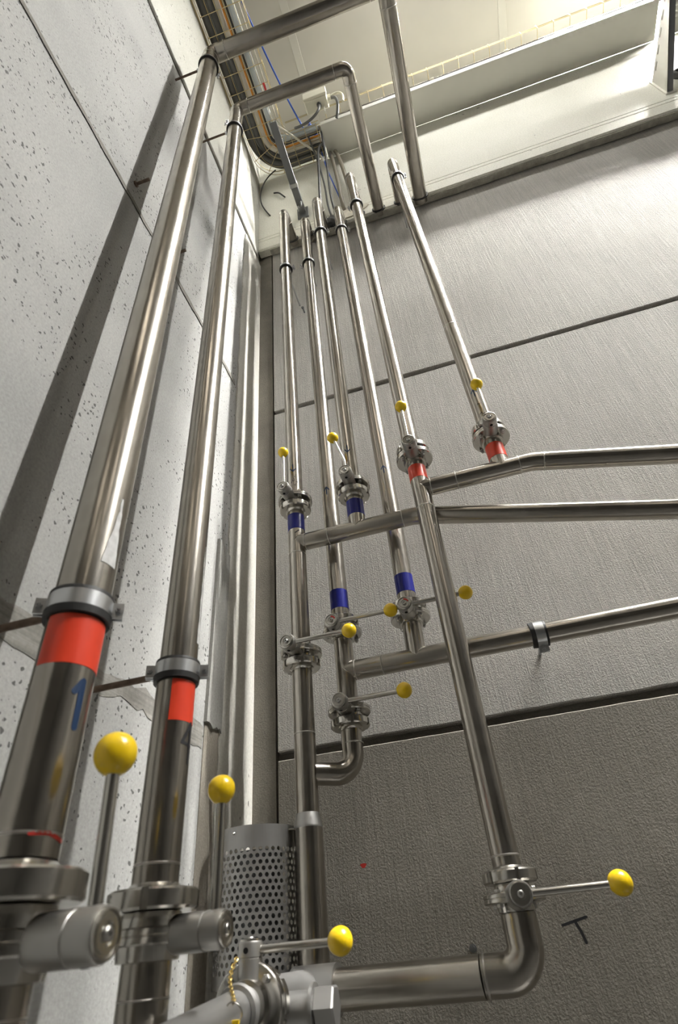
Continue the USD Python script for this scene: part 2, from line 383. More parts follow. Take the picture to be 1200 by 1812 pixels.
edge = 1.335 + .016 * (fbm(np.c_[zz * 18, zz * 0, zz * 0], 5, 5) - .5) + .02 * (fbm(np.c_[zz * 2, zz * 0 + 3, zz * 0], 2, 8) - .5)
part(wl, 'plaster_strip', sheet(sg.Polygon([*zip(edge, zz), (YW + .004, 3.26), (YW + .004, ZF)]), (XL, 0, 0), (0, 1, 0), (0, 0, 1), .006), 'pale_plaster', smooth=False, label='pale plaster strip beside the corner')
yy = np.linspace(1.262, 1.345, 22)
low = .48 + .03 * (fbm(np.c_[yy * 60, yy * 0, yy * 0], 4, 6) - .5)
part(wl, 'plaster_patch', sheet(sg.Polygon([*zip(yy, low), (1.345, 1.03), (1.27, 1.05)]), (XL, 0, 0), (0, 1, 0), (0, 0, 1), .009), 'grey_plaster', smooth=False, label='grey plaster patch with a ragged lower end')
part(wl, 'plaster_base', sheet(sg.Polygon([(1.268, ZF), (1.345, ZF), (1.345, .49), (1.266, .49)]), (XL, 0, 0), (0, 1, 0), (0, 0, 1), .002), 'tan_plaster', smooth=False, label='tan rough strip')

wr = thing('wall_right', 'grey far wall of the hall', None, (XR, 0, ZF), kind='structure')
part(wr, 'slab', box((XR, YF0 - .2, ZF), (XR + .2, YW + .3, ZC)), 'hall_wall')
wf = thing('wall_front', 'grey hall wall behind the viewer', None, (0, YF0, ZF), kind='structure')
part(wf, 'slab', box((XL - .3, YF0 - .2, ZF), (XR + .2, YF0, ZC)), 'hall_wall')

# cream painted beams under the ceiling
tb = thing('trim_1', 'cream painted concrete beam along the back wall', None, (0, YB, ZB), kind='structure')
G = [3.44, 3.475]                                             # two scored lines near its lower edge
pts, z = [(YB + .02, ZB), (YB + .012, ZB), (YB, ZB + .012)], None
pts = [(YB + .048, ZB), (YB + .008, ZB), (YB, ZB + .01)]
for g in G: pts += [(YB, g - .003), (YB + .004, g - .001), (YB + .004, g + .001), (YB, g + .003)]
pts += [(YB, ZC), (YB + .048, ZC)]
def prism_x(poly, x0, x1):
    m = trimesh.creation.extrude_polygon(sg.Polygon(poly), x1 - x0, engine='earcut'); v = m.vertices
    return trimesh.Trimesh(np.c_[x0 + v[:, 2], v[:, 0], v[:, 1]], m.faces, process=False)
part(tb, 'beam', prism_x(pts, -.67, XR), 'cream_beam', smooth=False)
x = np.arange(-.6, XR, .025)
rz = ZB - .004 - .012 * fbm(np.c_[x * 12, x * 0, x * 0], 5, 11)
part(tb, 'rough_edge', sheet(sg.Polygon([*zip(x, rz), (XR, ZB + .004), (-.6, ZB + .004)]), (0, YB + .046, 0), (1, 0, 0), (0, 0, 1), .036), 'beam_edge', smooth=False, label='rough unpainted lower edge')
tl = thing('trim_2', 'cream painted concrete beam along the left wall', None, (XL, 0, 3.27), kind='structure')
part(tl, 'beam', box((XL, YF0, 3.27), (XL + .014, YB, ZC), .003), 'cream_wall', smooth=False)

# ------------------------------------------------------------------ luminaires that light the hall
for i, (lx, ly, lz, ln, al, w, s) in enumerate(LAMPS):
    t = thing('ceiling_lamp', LAMP_LABELS[i], 'lamp', (lx, ly, lz), group='ceiling lamps of the hall')
    hx, hy = (ln / 2, w / 2) if al == 'x' else (w / 2, ln / 2)
    part(t, 'housing', box((lx - hx - .02, ly - hy - .012, lz), (lx + hx + .02, ly + hy + .012, lz + .055), .008), 'lamp_housing', smooth=False)
    emitter(f'lamp_glow_{i}', WHITE if i < 3 else WARM, s)
    part(t, 'diffuser', box((lx - hx, ly - hy, lz - (.003 if i in (1, 2) else .022)), (lx + hx, ly + hy, lz)), f'lamp_glow_{i}', smooth=False)
    for q in (-1, 1):
        if i in (1, 2): part(t, 'lip', box((lx - hx - .02, ly + q * hy, lz - .006), (lx + hx + .02, ly + q * (hy + .004), lz)), 'lamp_housing', smooth=False)
        if i in (1, 2): part(t, 'end_lip', box((lx + q * hx, ly - hy, lz - .006), (lx + q * (hx + .02), ly + hy, lz)), 'lamp_housing', smooth=False)
    if w < .1:      # sheet-metal side shield: one lamp washes the back wall only, the other the left wall only
        q = -1 if i == 1 else 1
        y_ = ly + q * (hy + (.006 if i == 1 else .012))
        part(t, 'side_shield', box((lx - hx - .022, y_ - .0015, lz - (.34 if i == 1 else .27)), (lx + hx + .022, y_ + .0015, lz + .05)), 'lamp_housing', smooth=False)
    for q in (-1, 1):
        o = (q * ln * .35, 0) if al == 'x' else (0, q * ln * .35)
        if ZC - lz > .1: part(t, 'suspension_rod', rod((lx + o[0], ly + o[1], lz + .05), (lx + o[0], ly + o[1], ZC - .006), .004, 8), 'galvanised')

# ================================================================== PIPES
D2 = 0.053; DA = 0.076; DB = 0.0635
YFR, YRR, YKK = 1.342, 1.286, 1.42                             # the three rows of risers in front of the back wall
P1, P2, P3, P4, P5, P6 = -.447, -.348, -.250, -.148, -.036, .2015
AX, AY, BX, BY = -.518, .5775, -.497, .815
ZT = 3.385                                                     # height at which the risers turn into the beam

def weld(t, c, axis, d):
    r = d / 2; h = .0022
    part(t, 'weld_bead', lathe([(r - .001, -h), (r + .0006, -h * .6), (r + .0009, 0), (r + .0006, h * .6), (r - .001, h)], c, axis, 40), 'weld_steel')

def elbow_pipe(t, pts, d, R, mat='tube_steel', seg=40):
    """welded run: straight tubes and bends are parts of their own, with a bead at each joint"""
    pts = [np.asarray(p, float) for p in pts]; cur = pts[0]
    for i in range(1, len(pts)):
        if i < len(pts) - 1:
            a, b = unit(pts[i - 1] - pts[i]), unit(pts[i + 1] - pts[i]); ang = math.acos(np.clip(a @ b, -1, 1)); k = R / math.tan(ang / 2)
            s, e = pts[i] + a * k, pts[i] + b * k
            part(t, 'pipe', tube([cur, s], d / 2, seg, cap=True), mat)
            part(t, 'elbow', tube(fillet([s - unit(s - pts[i]) * 0 + a * 0.0, pts[i], e], R * .999, 14), d / 2, seg, cap=False), mat)
            weld(t, s, a, d); weld(t, e, b, d); cur = e
        else:
            part(t, 'pipe', tube([cur, pts[i]], d / 2, seg), mat)

def collar(t, c, axis, d):
    """rubber-lined sleeve where a pipe enters the beam"""
    part(t, 'wall_sleeve', lathe([(d / 2 + .0005, .0), (d / 2 + .007, .0), (d / 2 + .007, .006), (d / 2 + .0005, .006)], c, axis, 32, closed=True), 'black_rubber', label='dark sleeve where the pipe enters the beam')

def tape(t, px, py, d, z0, z1, mat, f0=-180, f1=180, label=None):
    view = unit([px, py]); right = np.array([view[1], -view[0]]); r = d / 2 + .0006
    n = 48; a = np.radians(np.linspace(f0, f1, n + 1)); V = []
    for rr, zc in ((d / 2 - .0005, z0), (r, z0), (r, z1), (d / 2 - .0005, z1)):
        xy = np.array([px, py]) + rr * (-view * np.cos(a)[:, None] + right * np.sin(a)[:, None]); V.append(np.c_[xy, np.full(n + 1, zc)])
    V = np.vstack(V); j = np.arange(n); m = n + 1
    F = np.vstack([np.stack([i * m + j, i * m + j + 1, (i + 1) * m + j + 1, (i + 1) * m + j], 1) for i in range(3)])
    part(t, 'tape_band', (V, F), mat, label=label, smooth=40)

# --- the two big risers beside the left wall
def big_riser(px, py, d, x2, zrun, zlow, R, label, seg=48):
    t = thing('riser_pipe', label, 'pipe', (px, py, zlow))
    elbow_pipe(t, [(px, py, zlow), (px, py, zrun), (x2, py, zrun), (x2, YB + .03, zrun)], d, R, seg=seg)
    collar(t, (x2, YB - .004, zrun), (0, 1, 0), d); weld(t, (px, py, zlow + .022), (0, 0, 1), d)
    return t
ra = big_riser(AX, AY, DA, .318, 3.335, .108, .075, 'thick steel riser nearest the left wall with blue number 1 and red tape band')
tape(ra, AX, AY, DA, .318, .387, 'red_tape', -62, 90, 'red tape band')
one = union_all([stroke([(-.009, .012), (0, .026), (.0005, -.03)], .0085)])
part(ra, 'number_mark', wrap(one, AX, AY, DA / 2, 38, .272), 'blue_ink', label='blue hand-painted number 1')
part(ra, 'marker_line', wrap(stroke([(-.020, .002), (0, .003), (.022, -.002)], .004), AX, AY, DA / 2, 34, .1265), 'red_ink', label='short red marker line')
def residue(n, w, h, seed, thin=.35):
    v = np.linspace(0, h, n); k = np.interp(v, [0, .25 * h, .6 * h, h], [w, w * .8, w * thin, .001])
    e1 = -k / 2 + .004 * (fbm(np.c_[v * 60, v * 0, v * 0], 4, seed) - .5); e2 = k / 2 + .004 * (fbm(np.c_[v * 60, v * 0 + 4, v * 0], 4, seed + 1) - .5)
    return sg.Polygon(np.r_[np.c_[e1, v], np.c_[e2, v][::-1]]).buffer(0)
part(ra, 'label_residue', wrap(residue(26, .026, .125, 3), AX, AY, DA / 2, 40, .475), 'label_residue', label='white torn label remains')
rb = big_riser(BX, BY, DB, .078, 3.355, .1005, .065, 'steel riser with black number 4, second from the left wall')
tape(rb, BX, BY, DB, .315, .3825, 'red_tape', -12, 92, 'red tape band')
four = union_all([stroke([(.006, .022), (-.008, -.004), (.009, -.006)], .004), stroke([(.006, .022), (.006, -.026)], .0045)])
part(rb, 'number_mark', wrap(affinity.scale(four, 1.25, 1.25), BX, BY, DB / 2, 52, .287), 'black_ink', label='black hand-painted number 4')
part(rb, 'label_residue', wrap(residue(40, .007, .21, 13, .7), BX, BY, DB / 2, 66, .455), 'label_residue', label='white torn label remains')

# --- six risers in front of the back wall
def riser(px, py, z0, zt, label, R=.058):
    t = thing('riser_pipe', label, 'pipe', (px, py, z0))
    elbow_pipe(t, [(px, py, z0), (px, py, zt), (px, YB + .03, zt)], D2, R)
    collar(t, (px, YB - .004, zt), (0, 1, 0), D2)
    return t
ARROW_UP = union_all([stroke([(0, -.016), (0, .014)], .0035), stroke([(-.009, .003), (0, .015), (.009, .003)], .0035)])
ARROW_DN = affinity.rotate(ARROW_UP, 180, origin=(0, 0))
r1 = riser(P1, YFR, 1.2045, 3.335, 'steel riser closest to the corner, above the leftmost blue-taped stub')
part(r1, 'arrow_mark', wrap(ARROW_DN, P1, YFR, D2 / 2, -8, 1.312), 'blue_ink', label='blue arrow pointing down')
scr = union_all([stroke([(-.010 + .004 * i, .008 * math.sin(i * 2.3) + .008 * i), (-.006 + .004 * i, .006 * math.cos(i * 1.7) + .008 * i), (-.008 + .004 * i, .004 + .008 * i)], .0016) for i in range(5)] +
                [stroke([(.0 + .004 * i, .006 * math.cos(i * 2.9) - .014 + .007 * i), (.004 + .003 * i, -.010 + .007 * i)], .0016) for i in range(4)])
part(r1, 'handwriting', wrap(scr, P1, YFR, D2 / 2, -4, 1.245), 'black_ink', label='small black handwriting')
r2 = riser(P2, YKK, .771, 3.335, 'thin-looking steel riser tight to the wall, left of the bent valve handle')
part(r2, 'arrow_mark', wrap(ARROW_UP, P2, YKK, D2 / 2, -20, 1.245), 'blue_ink', label='blue arrow pointing up')
tape(r2, P2, YKK, D2, .795, .857, 'blue_tape', label='blue tape band')
r3 = riser(P3, YFR, 1.2045, 3.345, 'steel riser above the bent valve handle, third from the corner')
part(r3, 'arrow_mark', wrap(ARROW_DN, P3, YFR, D2 / 2, -4, 1.335), 'blue_ink', label='blue arrow pointing down')
r4 = riser(P4, YKK, .776, 3.335, 'steel riser tight to the wall with an up arrow, behind the long middle pipe')
part(r4, 'arrow_mark', wrap(ARROW_UP, P4, YKK, D2 / 2, -2, 1.275), 'blue_ink', label='blue arrow pointing up')
tape(r4, P4, YKK, D2, .802, .862, 'blue_tape', label='blue tape band')
r5 = riser(P5, YRR, 1.231, 3.365, 'steel riser fifth from the corner, above the left red-taped stub')
r6 = riser(P6, YRR, 1.237, 3.355, 'rightmost steel riser, above the right red-taped stub')
weld(r6, (P6, YRR, 1.77), (0, 0, 1), D2)
part(r6, 'arrow_mark', wrap(ARROW_UP, P6, YRR, D2 / 2, -4, 1.375), 'blue_ink', label='blue arrow pointing up')
sc6 = union_all([stroke([(-.006, 0), (-.002, .006), (.002, 0), (.005, .005)], .0016), stroke([(-.007, -.042), (0, -.036), (.002, -.046), (.008, -.041)], .0016)])
part(r6, 'handwriting', wrap(sc6, P6, YRR, D2 / 2, 2, 1.318), 'black_ink', label='small black handwriting')

# --- headers (welded pipework between the valves)
DN = unit((math.cos(math.radians(15)), 0, -math.sin(math.radians(15))))
def saddle(c, out, r=D2 / 2):
    """bead along the joint of two tubes of one size: out = 2 a stub going up from a level tube, 0 a level tube leaving an upright one"""
    th = np.linspace(0, 2 * math.pi, 49); k = np.abs(np.cos(th)) * r
    q = np.c_[r * np.cos(th), r * np.sin(th), k] if out == 2 else np.c_[k, r * np.sin(th), r * np.cos(th)]
    return tube(np.asarray(c) + q, .0010, 8, cap=False)

def header(name, label, px, py, zt, zb, zh, xbend, stubs, tape_mat, stub_tape, drop=True, length=2.4):
    t = thing(name, label, 'pipe', (px, py, zb))
    part(t, 'down_pipe', tube([(px, py, zb), (px, py, zt)], D2 / 2, 40), 'tube_steel')
    if drop:
        k = .035 * math.tan(math.radians(7.5)) / math.tan(math.radians(7.5))
        b0 = np.array([xbend, py, zh]); s, e = b0 - np.array([k, 0, 0]), b0 + DN * k
        part(t, 'header_pipe', tube([(px, py, zh), s], D2 / 2, 40), 'tube_steel')
        part(t, 'elbow', tube(fillet([s, b0, e], .26, 8), D2 / 2, 40, cap=False), 'tube_steel')
        weld(t, s, (1, 0, 0), D2); weld(t, e, DN, D2)
        part(t, 'header_pipe', tube([e, b0 + DN * length], D2 / 2, 40), 'tube_steel')
    else:
        part(t, 'header_pipe', tube([(px, py, zh), (px + length, py, zh)], D2 / 2, 40), 'tube_steel')
    for sx, st in stubs:
        part(t, 'branch_stub', tube([(sx, py, zh), (sx, py, st)], D2 / 2, 40), 'tube_steel')
        part(t, 'weld_bead', saddle((sx, py, zh), 2), 'tube_steel')
    part(t, 'weld_bead', saddle((px, py, zh), 0), 'tube_steel')
    for sx, a, b in stub_tape: tape(t, sx, py, D2, a, b, tape_mat, label=('red' if 'red' in tape_mat else 'blue') + ' tape band')
    weld(t, (px + .03, py, zh), (1, 0, 0), D2); weld(t, (px + .105, py, zh), (1, 0, 0), D2)
    return t
h1 = header('header_pipe', 'steel header with two blue-taped stubs, running behind the long middle pipe', P1, YFR, 1.133, .6705, 1.014, -.075, [(P3, 1.133)], 'blue_tape', [(P1, 1.058, 1.118), (P3, 1.06, 1.118)])
weld(h1, (P1, YFR, .97), (0, 0, 1), D2)
part(h1, 'marker_line', wrap(stroke([(-.006, -.004), (.006, .005)], .0035), P1, YFR, D2 / 2, 4, 1.043), 'black_ink', label='short black marker stroke')
h2 = header('header_pipe', 'steel header with two red-taped stubs and the long middle pipe', P5, YRR, 1.1595, .111, 1.062, .285, [(P6, 1.1655)], 'red_tape', [(P5, 1.092, 1.142), (P6, 1.098, 1.150)])
weld(h2, (P5, YRR, .985), (0, 0, 1), D2); weld(h2, (P5, YRR, .128), (0, 0, 1), D2)
h3 = header('header_pipe', 'lowest steel header with a clamp, running level to the right', P2, YKK, .6995, .5225, .608, 0, [(P4, .7045)], 'blue_tape', [], drop=False)

# --- lower collecting pipework
h4 = thing('collector_pipe', 'lower steel pipework with reducer, swan neck and big lower bend', 'pipe', (P1, YFR, -.06))
D3 = .064
part(h4, 'down_pipe', tube([(P1, YFR, .262), (P1, YFR, .599)], D2 / 2, 40), 'tube_steel')
weld(h4, (P1, YFR, .437), (0, 0, 1), D2)
part(h4, 'reducer', lathe([(D2 / 2, .262), (D2 / 2 + .0006, .258), (D3 / 2 + .0006, .236), (D3 / 2, .232)], (P1, YFR, 0), (0, 0, 1), 40), 'matte_steel', label='conical reducer')
part(h4, 'down_pipe', tube([(P1, YFR, -.044), (P1, YFR, .233)], D3 / 2, 40), 'tube_steel')
zj = .348
part(h4, 'swan_neck', tube(fillet([(P2, YKK, .451), (P2, YKK, zj), (P1 + .012, YFR + .012, zj)], .062, 18), D2 / 2, 40), 'tube_steel', label='bent branch joining the down pipe')
weld(h4, (P2 + .002, YKK, .418), (0, 0, 1), D2)
ZM = -.044
part(h4, 'lower_pipe', tube([(P1 + .01, YRR + .028, ZM), (-.118, YRR, ZM)], D3 / 2, 40), 'tube_steel')
part(h4, 'elbow', tube(fillet([(-.118, YRR, ZM), (P5, YRR, ZM), (P5, YRR, .0395)], .080, 18), .0316, 40), 'tube_steel', label='big lower bend')
weld(h4, (-.112, YRR, ZM), (1, 0, 0), D3)
part(h4, 'tee_body', cat(tube([(-.478, YRR + .03, ZM), (-.39, YRR + .025, ZM)], .040, 40), tube([(-.452, YRR + .03, ZM), (-.455, 1.10, -.046)], .034, 40)), 'matte_steel', label='matte grey tee body')
HX, HY, HZ = -.374, 1.126, -.058
part(h4, 'hex_plug', hexa((HX, HY, HZ), (1, .05, 0), .030, .034, .003), 'matte_steel', label='hexagonal plug')
part(h4, 'plug_neck', cat(rod((-.425, HY, HZ), (HX + .002, HY, HZ), .024, 28), lathe([(0, 0), (.033, 0), (.033, .006), (0, .006)], (HX - .006, HY, HZ), (1, .05, 0), 26)), 'matte_steel')

# ------------------------------------------------------------------ butterfly valves
def valve(label, c, d, axis, boss, handle, nut, flange=1.05, bolts=True, blen=1.7, br=.40, kr=.0198, bend=None, tilt=0.0, red=False, slots=6, rr=.0062, hlen=.147):
    """c = centre of the disc; nut = +1 / -1: side of the slotted union nut along the axis"""
    c = np.asarray(c, float); a, b, h = unit(axis), unit(boss), unit(handle)
    t = thing('butterfly_valve', label, 'valve', c)
    R = flange * d; th = .30 * d
    prof = [(d / 2, -.42 * d), (.62 * d, -.40 * d), (.66 * d, -th / 2), (R - .002, -th / 2), (R, -th / 2 + .002), (R, -.0012), (R - .0012, -.0004), (R - .0012, .0004), (R, .0012), (R, th / 2 - .002), (R - .002, th / 2), (.66 * d, th / 2), (.62 * d, .40 * d), (d / 2, .42 * d)]
    part(t, 'body', lathe(prof, c, a, 48), 'turned_steel')
    u, w, _ = basis(a)
    if bolts:
        ph = math.atan2(b @ w, b @ u)
        for k in range(4):
            th_ = ph + math.pi / 4 + k * math.pi / 2; q = c + .84 * d * (math.cos(th_) * u + math.sin(th_) * w)
            part(t, 'bolt', cat(hexa(q - a * nut * (th / 2), -a * nut, .0062, .0065, .001), rod(q - a * nut * (th / 2 + .006), q - a * nut * (th / 2 + .012), .0035, 10), hexa(q + a * nut * (th / 2), a * nut, .0062, .005, .001)), 'cast_steel')
    # slotted union nut
    n0, n1, Rn = .42 * d, .80 * d, .95 * d
    m = lathe([(0, n0), (Rn - .003, n0), (Rn, n0 + .003), (Rn, n1 - .003), (Rn - .003, n1), (0, n1)], (0, 0, 0), (0, 0, 1), 72)
    man = manifold3d.Manifold(manifold3d.Mesh(np.asarray(m.vertices, np.float32), np.asarray(m.faces, np.uint32)))
    if man.volume() < 0:
        man = manifold3d.Manifold(manifold3d.Mesh(np.asarray(m.vertices, np.float32), np.asarray(m.faces[:, ::-1], np.uint32)))
    for k in range(slots):
        s = manifold3d.Manifold.cube((.012, .15 * d, 1.0), True).translate((Rn, 0, 0)).rotate((0, 0, 360 / slots * k + 20)); man = man - s
    man = man - manifold3d.Manifold.cylinder(1.0, d * .51, d * .51, 40, True)
    v, f = arr(man); v = c + v[:, :1] * u + v[:, 1:2] * w + v[:, 2:] * (a * nut)
    if nut < 0: f = f[:, ::-1]
    part(t, 'union_nut', (v, f), 'turned_steel')
    part(t, 'liner', lathe([(d / 2 + .0002, .78 * d), (.60 * d, .78 * d), (.60 * d, .84 * d), (.54 * d, .88 * d), (d / 2 + .0002, .92 * d)], c, a * nut, 40), 'turned_steel')
    # spindle boss with indexing cap
    r0, r1, rb = .50 * d, blen * d, br * d
    part(t, 'boss', lathe([(0, r0), (rb * .98, r0), (rb, r0 + .3 * d), (rb, r1 - .42 * d), (rb * .95, r1 - .41 * d), (rb * .95, r1 - .385 * d), (rb, r1 - .375 * d), (rb, r1 - .06 * d), (rb * .94, r1), (0, r1)], c, b, 40), 'cast_steel')
    e = c + b * r1
    cp = part(t, 'cap', lathe([(rb * .88, -.001), (rb * .88, .003), (rb * .80, .0036), (rb * .78, .001), (rb * .66, .001), (rb * .64, .003), (rb * .42, .003), (rb * .40, .0008), (0, .0008)], e, b, 40), 'turned_steel')
    part(cp, 'screw', cat(lathe([(rb * .26, 0), (rb * .26, .0045), (rb * .2, .006), (rb * .1, .006), (rb * .1, .002), (0, .002)], e, b, 20)), 'cast_steel')
    if red:
        hb = np.cross(b, h); part(cp, 'position_mark', lathe([(rb * .42, .0032), (rb * .62, .0034), (rb * .62, .0028), (rb * .42, .0026)], e, b, 10, a0=0.2, a1=1.6), 'red_ink', label='red position mark')
    q = c + b * (r1 - .22 * d)
    part(t, 'index_hole', lathe([(0, 0), (.0042, 0), (.0042, .0006), (0, .0006)], q - a * rb * .998 if abs(a @ h) > .5 else q - a * rb * .998, -a, 14), 'dark_hole', label='small dark index hole')
    hh = unit(h + b * tilt)
    k0 = q + h * (rb - .006); k1 = q + hh * (rb + hlen - .022)
    if bend is not None:
        km = q + h * (rb + .030); k1 = km + unit(bend) * (hlen - .045); hh = unit(bend)
        path = fillet([k0, km, k1 + hh * .004], .012, 6)
        part(t, 'handle_rod', tube(path, rr, 16), 'turned_steel')
    else:
        part(t, 'handle_rod', tube([k0, k1], rr, 18), 'turned_steel')
    kp = [(0, -kr * 1.0)] + [(kr * math.sin(x) * (1 - .05 * math.cos(x)), -kr * math.cos(x) * 1.02) for x in np.linspace(.42, math.pi - .001, 22)] + [(0, kr * 1.02)]
    kp[0] = (0, -kr * math.cos(.42) * 1.02)
    part(t, 'knob', lathe(kp, k1 + hh * (kr * .9), hh, 32), 'yellow_knob', label='yellow ball knob')
    return t
ZN = -.046
UP, XP, YM = (0, 0, 1), (1, 0, 0), (0, -1, 0)
valve('valve at the bottom left edge with the largest yellow knob raised', (AX, AY, .036), DA, UP, (1, -.06, 0), (.02, -.0, 1), 1, flange=.70, bolts=False, blen=1.62, br=.315, slots=0, kr=.0235, rr=.0072, hlen=.142, tilt=-.05)
valve('valve under the riser with black number 4, yellow knob raised', (BX, BY, .042), DB, UP, (1, -.03, 0), UP, 1, flange=.74, bolts=False, blen=1.72, br=.345, slots=4, kr=.0198, rr=.0068, hlen=.147)
valve('upper valve nearest the corner, knob raised, over the leftmost blue-taped stub', (P1, YFR, 1.182), D2, UP, (-.13, -1, 0), UP, -1, kr=.0178, rr=.0046)
valve('valve with the bent handle over the second blue-taped stub', (P3, YFR, 1.182), D2, UP, (-.02, -1, 0), UP, -1, kr=.0188, rr=.0046, bend=(-.26, 0, 1))
valve('valve over the left red-taped stub, knob raised', (P5, YRR, 1.182), D2, UP, (-.03, -1, 0), UP, 1, kr=.0188, rr=.005)
valve('valve over the right red-taped stub, knob raised, farthest up on the right', (P6, YRR, 1.188), D2, UP, (.02, -1, 0), UP, 1, kr=.019, rr=.005)
valve('valve with level handle on the left down pipe, its knob overlapping the next valve', (P1, YFR, .648), D2, UP, (-.10, -1, 0), XP, -1, kr=.0188)
valve('valve with red-marked cap below the left blue-taped riser, level handle', (P2, YKK, .722), D2, UP, (-.06, -1, 0), XP, 1, kr=.0188, red=True)
valve('valve with red-marked cap whose knob peeks out behind the long middle pipe', (P4, YKK, .727), D2, UP, (-.0, -1, 0), XP, 1, kr=.0188, red=True)
valve('valve with level handle just above the swan-neck bend', (P2, YKK, .500), D2, UP, (-.02, -1, 0), XP, -1, kr=.0192)
valve('valve with level handle at the foot of the long middle pipe', (P5, YRR, .062), D2, UP, (.16, -1, 0), XP, 1, kr=.0195, hlen=.15)
v3 = valve('valve on the near lower pipe with a brass chain on its lever', (-.455, 1.05, ZN), D2, (0, 1, 0), UP, XP, 1, kr=.0195, blen=1.5, br=.36, hlen=.135)

# --- near lower pipe that comes out towards the viewer
np_ = thing('near_pipe', 'matte grey pipe leaving the picture at the bottom left', 'pipe', (-.437, .3, ZN))
part(np_, 'pipe', tube([(-.385, .15, ZN - .07), (-.455, 1.0275, ZN)], D2 / 2, 40), 'matte_steel')
part(np_, 'stub_ring', lathe([(D2 / 2, 0), (.62 * D2, 0), (.66 * D2, .008), (.62 * D2, .014), (D2 / 2, .014)], (-.4505, .985, ZN - .004), (0, 1, 0), 40), 'matte_steel')
# --- pipes below the two big valves
for px, py, d, lb in ((AX, AY, DA, 'steel pipe below the valve at the bottom left edge'), (BX, BY, DB, 'steel pipe below the valve under the riser with number 4')):
    t = thing('lower_pipe', lb, 'pipe', (px, py, -1.2))
    part(t, 'pipe', tube([(px, py, -1.2), (px, py, .006 if d > .07 else .0153)], d / 2, 44), 'tube_steel')
    part(t, 'weld_bead', lathe([(d / 2 - .001, -.002), (d / 2 + .001, 0), (d / 2 - .001, .002)], (px, py, -.02), UP, 40), 'weld_steel')
    part(t, 'floor_flange', lathe([(d / 2, .0), (d * .9, 0), (d * .9, .012), (d / 2, .012)], (px, py, -1.2), UP, 26), 'turned_steel')
    part(t, 'stand', tube([(px, py, -ZO), (px, py, -1.19)], d * .35, 24), 'galvanised')

# --- brass chain hanging from the lever of the near valve
t = thing('brass_chain', 'thin brass chain with a ring and yellow tag hanging below a lever', 'chain', (-.472, 1.0, .012))
CH = spline([(-.468, 1.028, .014), (-.464, .998, -.005), (-.4445, .960, -.022), (-.4235, .925, -.034)], 40)
cl = np.r_[0, np.cumsum(np.linalg.norm(np.diff(CH, axis=0), axis=1))]
NL = int(cl[-1] / .0066)
for k in range(NL):
    q = np.array([np.interp((k + .5) / NL * cl[-1], cl, CH[:, m]) for m in range(3)]); q1 = np.array([np.interp((k + .9) / NL * cl[-1], cl, CH[:, m]) for m in range(3)])
    dr = unit(q1 - q); sd = unit(np.cross(dr, (0.3, 1, 0))); o = sd if k % 2 else np.cross(dr, sd)
    ring = [q + .0046 * math.cos(x) * dr + .0026 * math.sin(x) * o for x in np.linspace(0, 2 * math.pi, 15)]
    part(t, 'link', tube(ring, .0009, 6, cap=False), 'brass')
rc = np.array([-.4185, .914, -.0435]); ra_, rb_ = unit((.9, .25, -.1)), unit((-.05, -.35, .94))
part(t, 'ring', tube([rc + .0105 * math.cos(x) * ra_ + .0105 * math.sin(x) * rb_ for x in np.linspace(0, 2 * math.pi, 25)], .0011, 8, cap=False), 'turned_steel', label='steel ring')
part(t, 'tag', box(rc + [-.009, -.004, -.030], rc + [.009, -.001, -.008], .0006), 'yellow_knob', smooth=False, label='small yellow tag')

# --- perforated guard
def guard():
    t = thing('perforated_guard', 'curved perforated sheet guard in the lower middle beside the down pipe', 'guard', (-.569, 1.352, -.03))
    r, z0, z1 = .088, -.030, .243; ax, ay = -.572, 1.352
    arc = math.radians(205); Wd = r * arc; Hh = z1 - z0; pitch = .0136; hr = .0044
    holes = []
    rows = int((Hh - .05) / (pitch * .866)); cols = int((Wd - .012) / pitch)
    for i in range(rows):
        for j in range(cols):
            u = .008 + (j + (.5 if i % 2 else 0)) * pitch; v = .026 + i * pitch * .866
            if u < Wd - .008: holes.append((u, v))
    view = unit([ax, ay]); right = np.array([view[1], -view[0]])
    V, F = [], []; n = 0
    # each hole sits in its own cell ring so that the sheet can be bent: outer hexagon-like cell split into a fan ring
    sheetpoly = sg.box(0, 0, Wd, Hh).difference(union_all([sg.Point(p).buffer(hr, quad_segs=2) for p in holes]))
    step = pitch / 2; ms = []
    k = int(math.ceil(Wd / step))
    for i in range(k):
        c = sheetpoly.intersection(sg.box(i * step, -1, min((i + 1) * step, Wd), 1))
        for g in getattr(c, 'geoms', [c]):
            if g.geom_type == 'Polygon' and g.area > 1e-10:
                m = trimesh.creation.extrude_polygon(g, .0014, engine='earcut'); ms.append((m.vertices, m.faces))
    v, f = cat(*ms)
    a = (v[:, 0] - Wd / 2) / r + math.radians(8); R = r - .0014 + v[:, 2]
    xy = np.array([ax, ay]) + R[:, None] * (-view * np.cos(a)[:, None] + right * np.sin(a)[:, None])
    part(t, 'perforated_sheet', (np.c_[xy, z0 + v[:, 1]], f), 'guard_steel', smooth=False)
    for z in (z0 + .012, z1 - .010):
        part(t, 'pin', rod((-.487, 1.325, z), (-.478, 1.333, z), .0022, 10), 'turned_steel')
    part(t, 'rivet', lathe([(0, 0), (.003, 0), (.002, .0018), (0, .002)], (ax - .02, ay - r * .985, z1 - .013), (-.2, -1, 0), 12), 'turned_steel')
    # what the guard covers
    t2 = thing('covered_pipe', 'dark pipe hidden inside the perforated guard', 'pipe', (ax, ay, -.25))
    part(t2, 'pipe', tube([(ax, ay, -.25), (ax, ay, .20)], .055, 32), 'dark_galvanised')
guard()

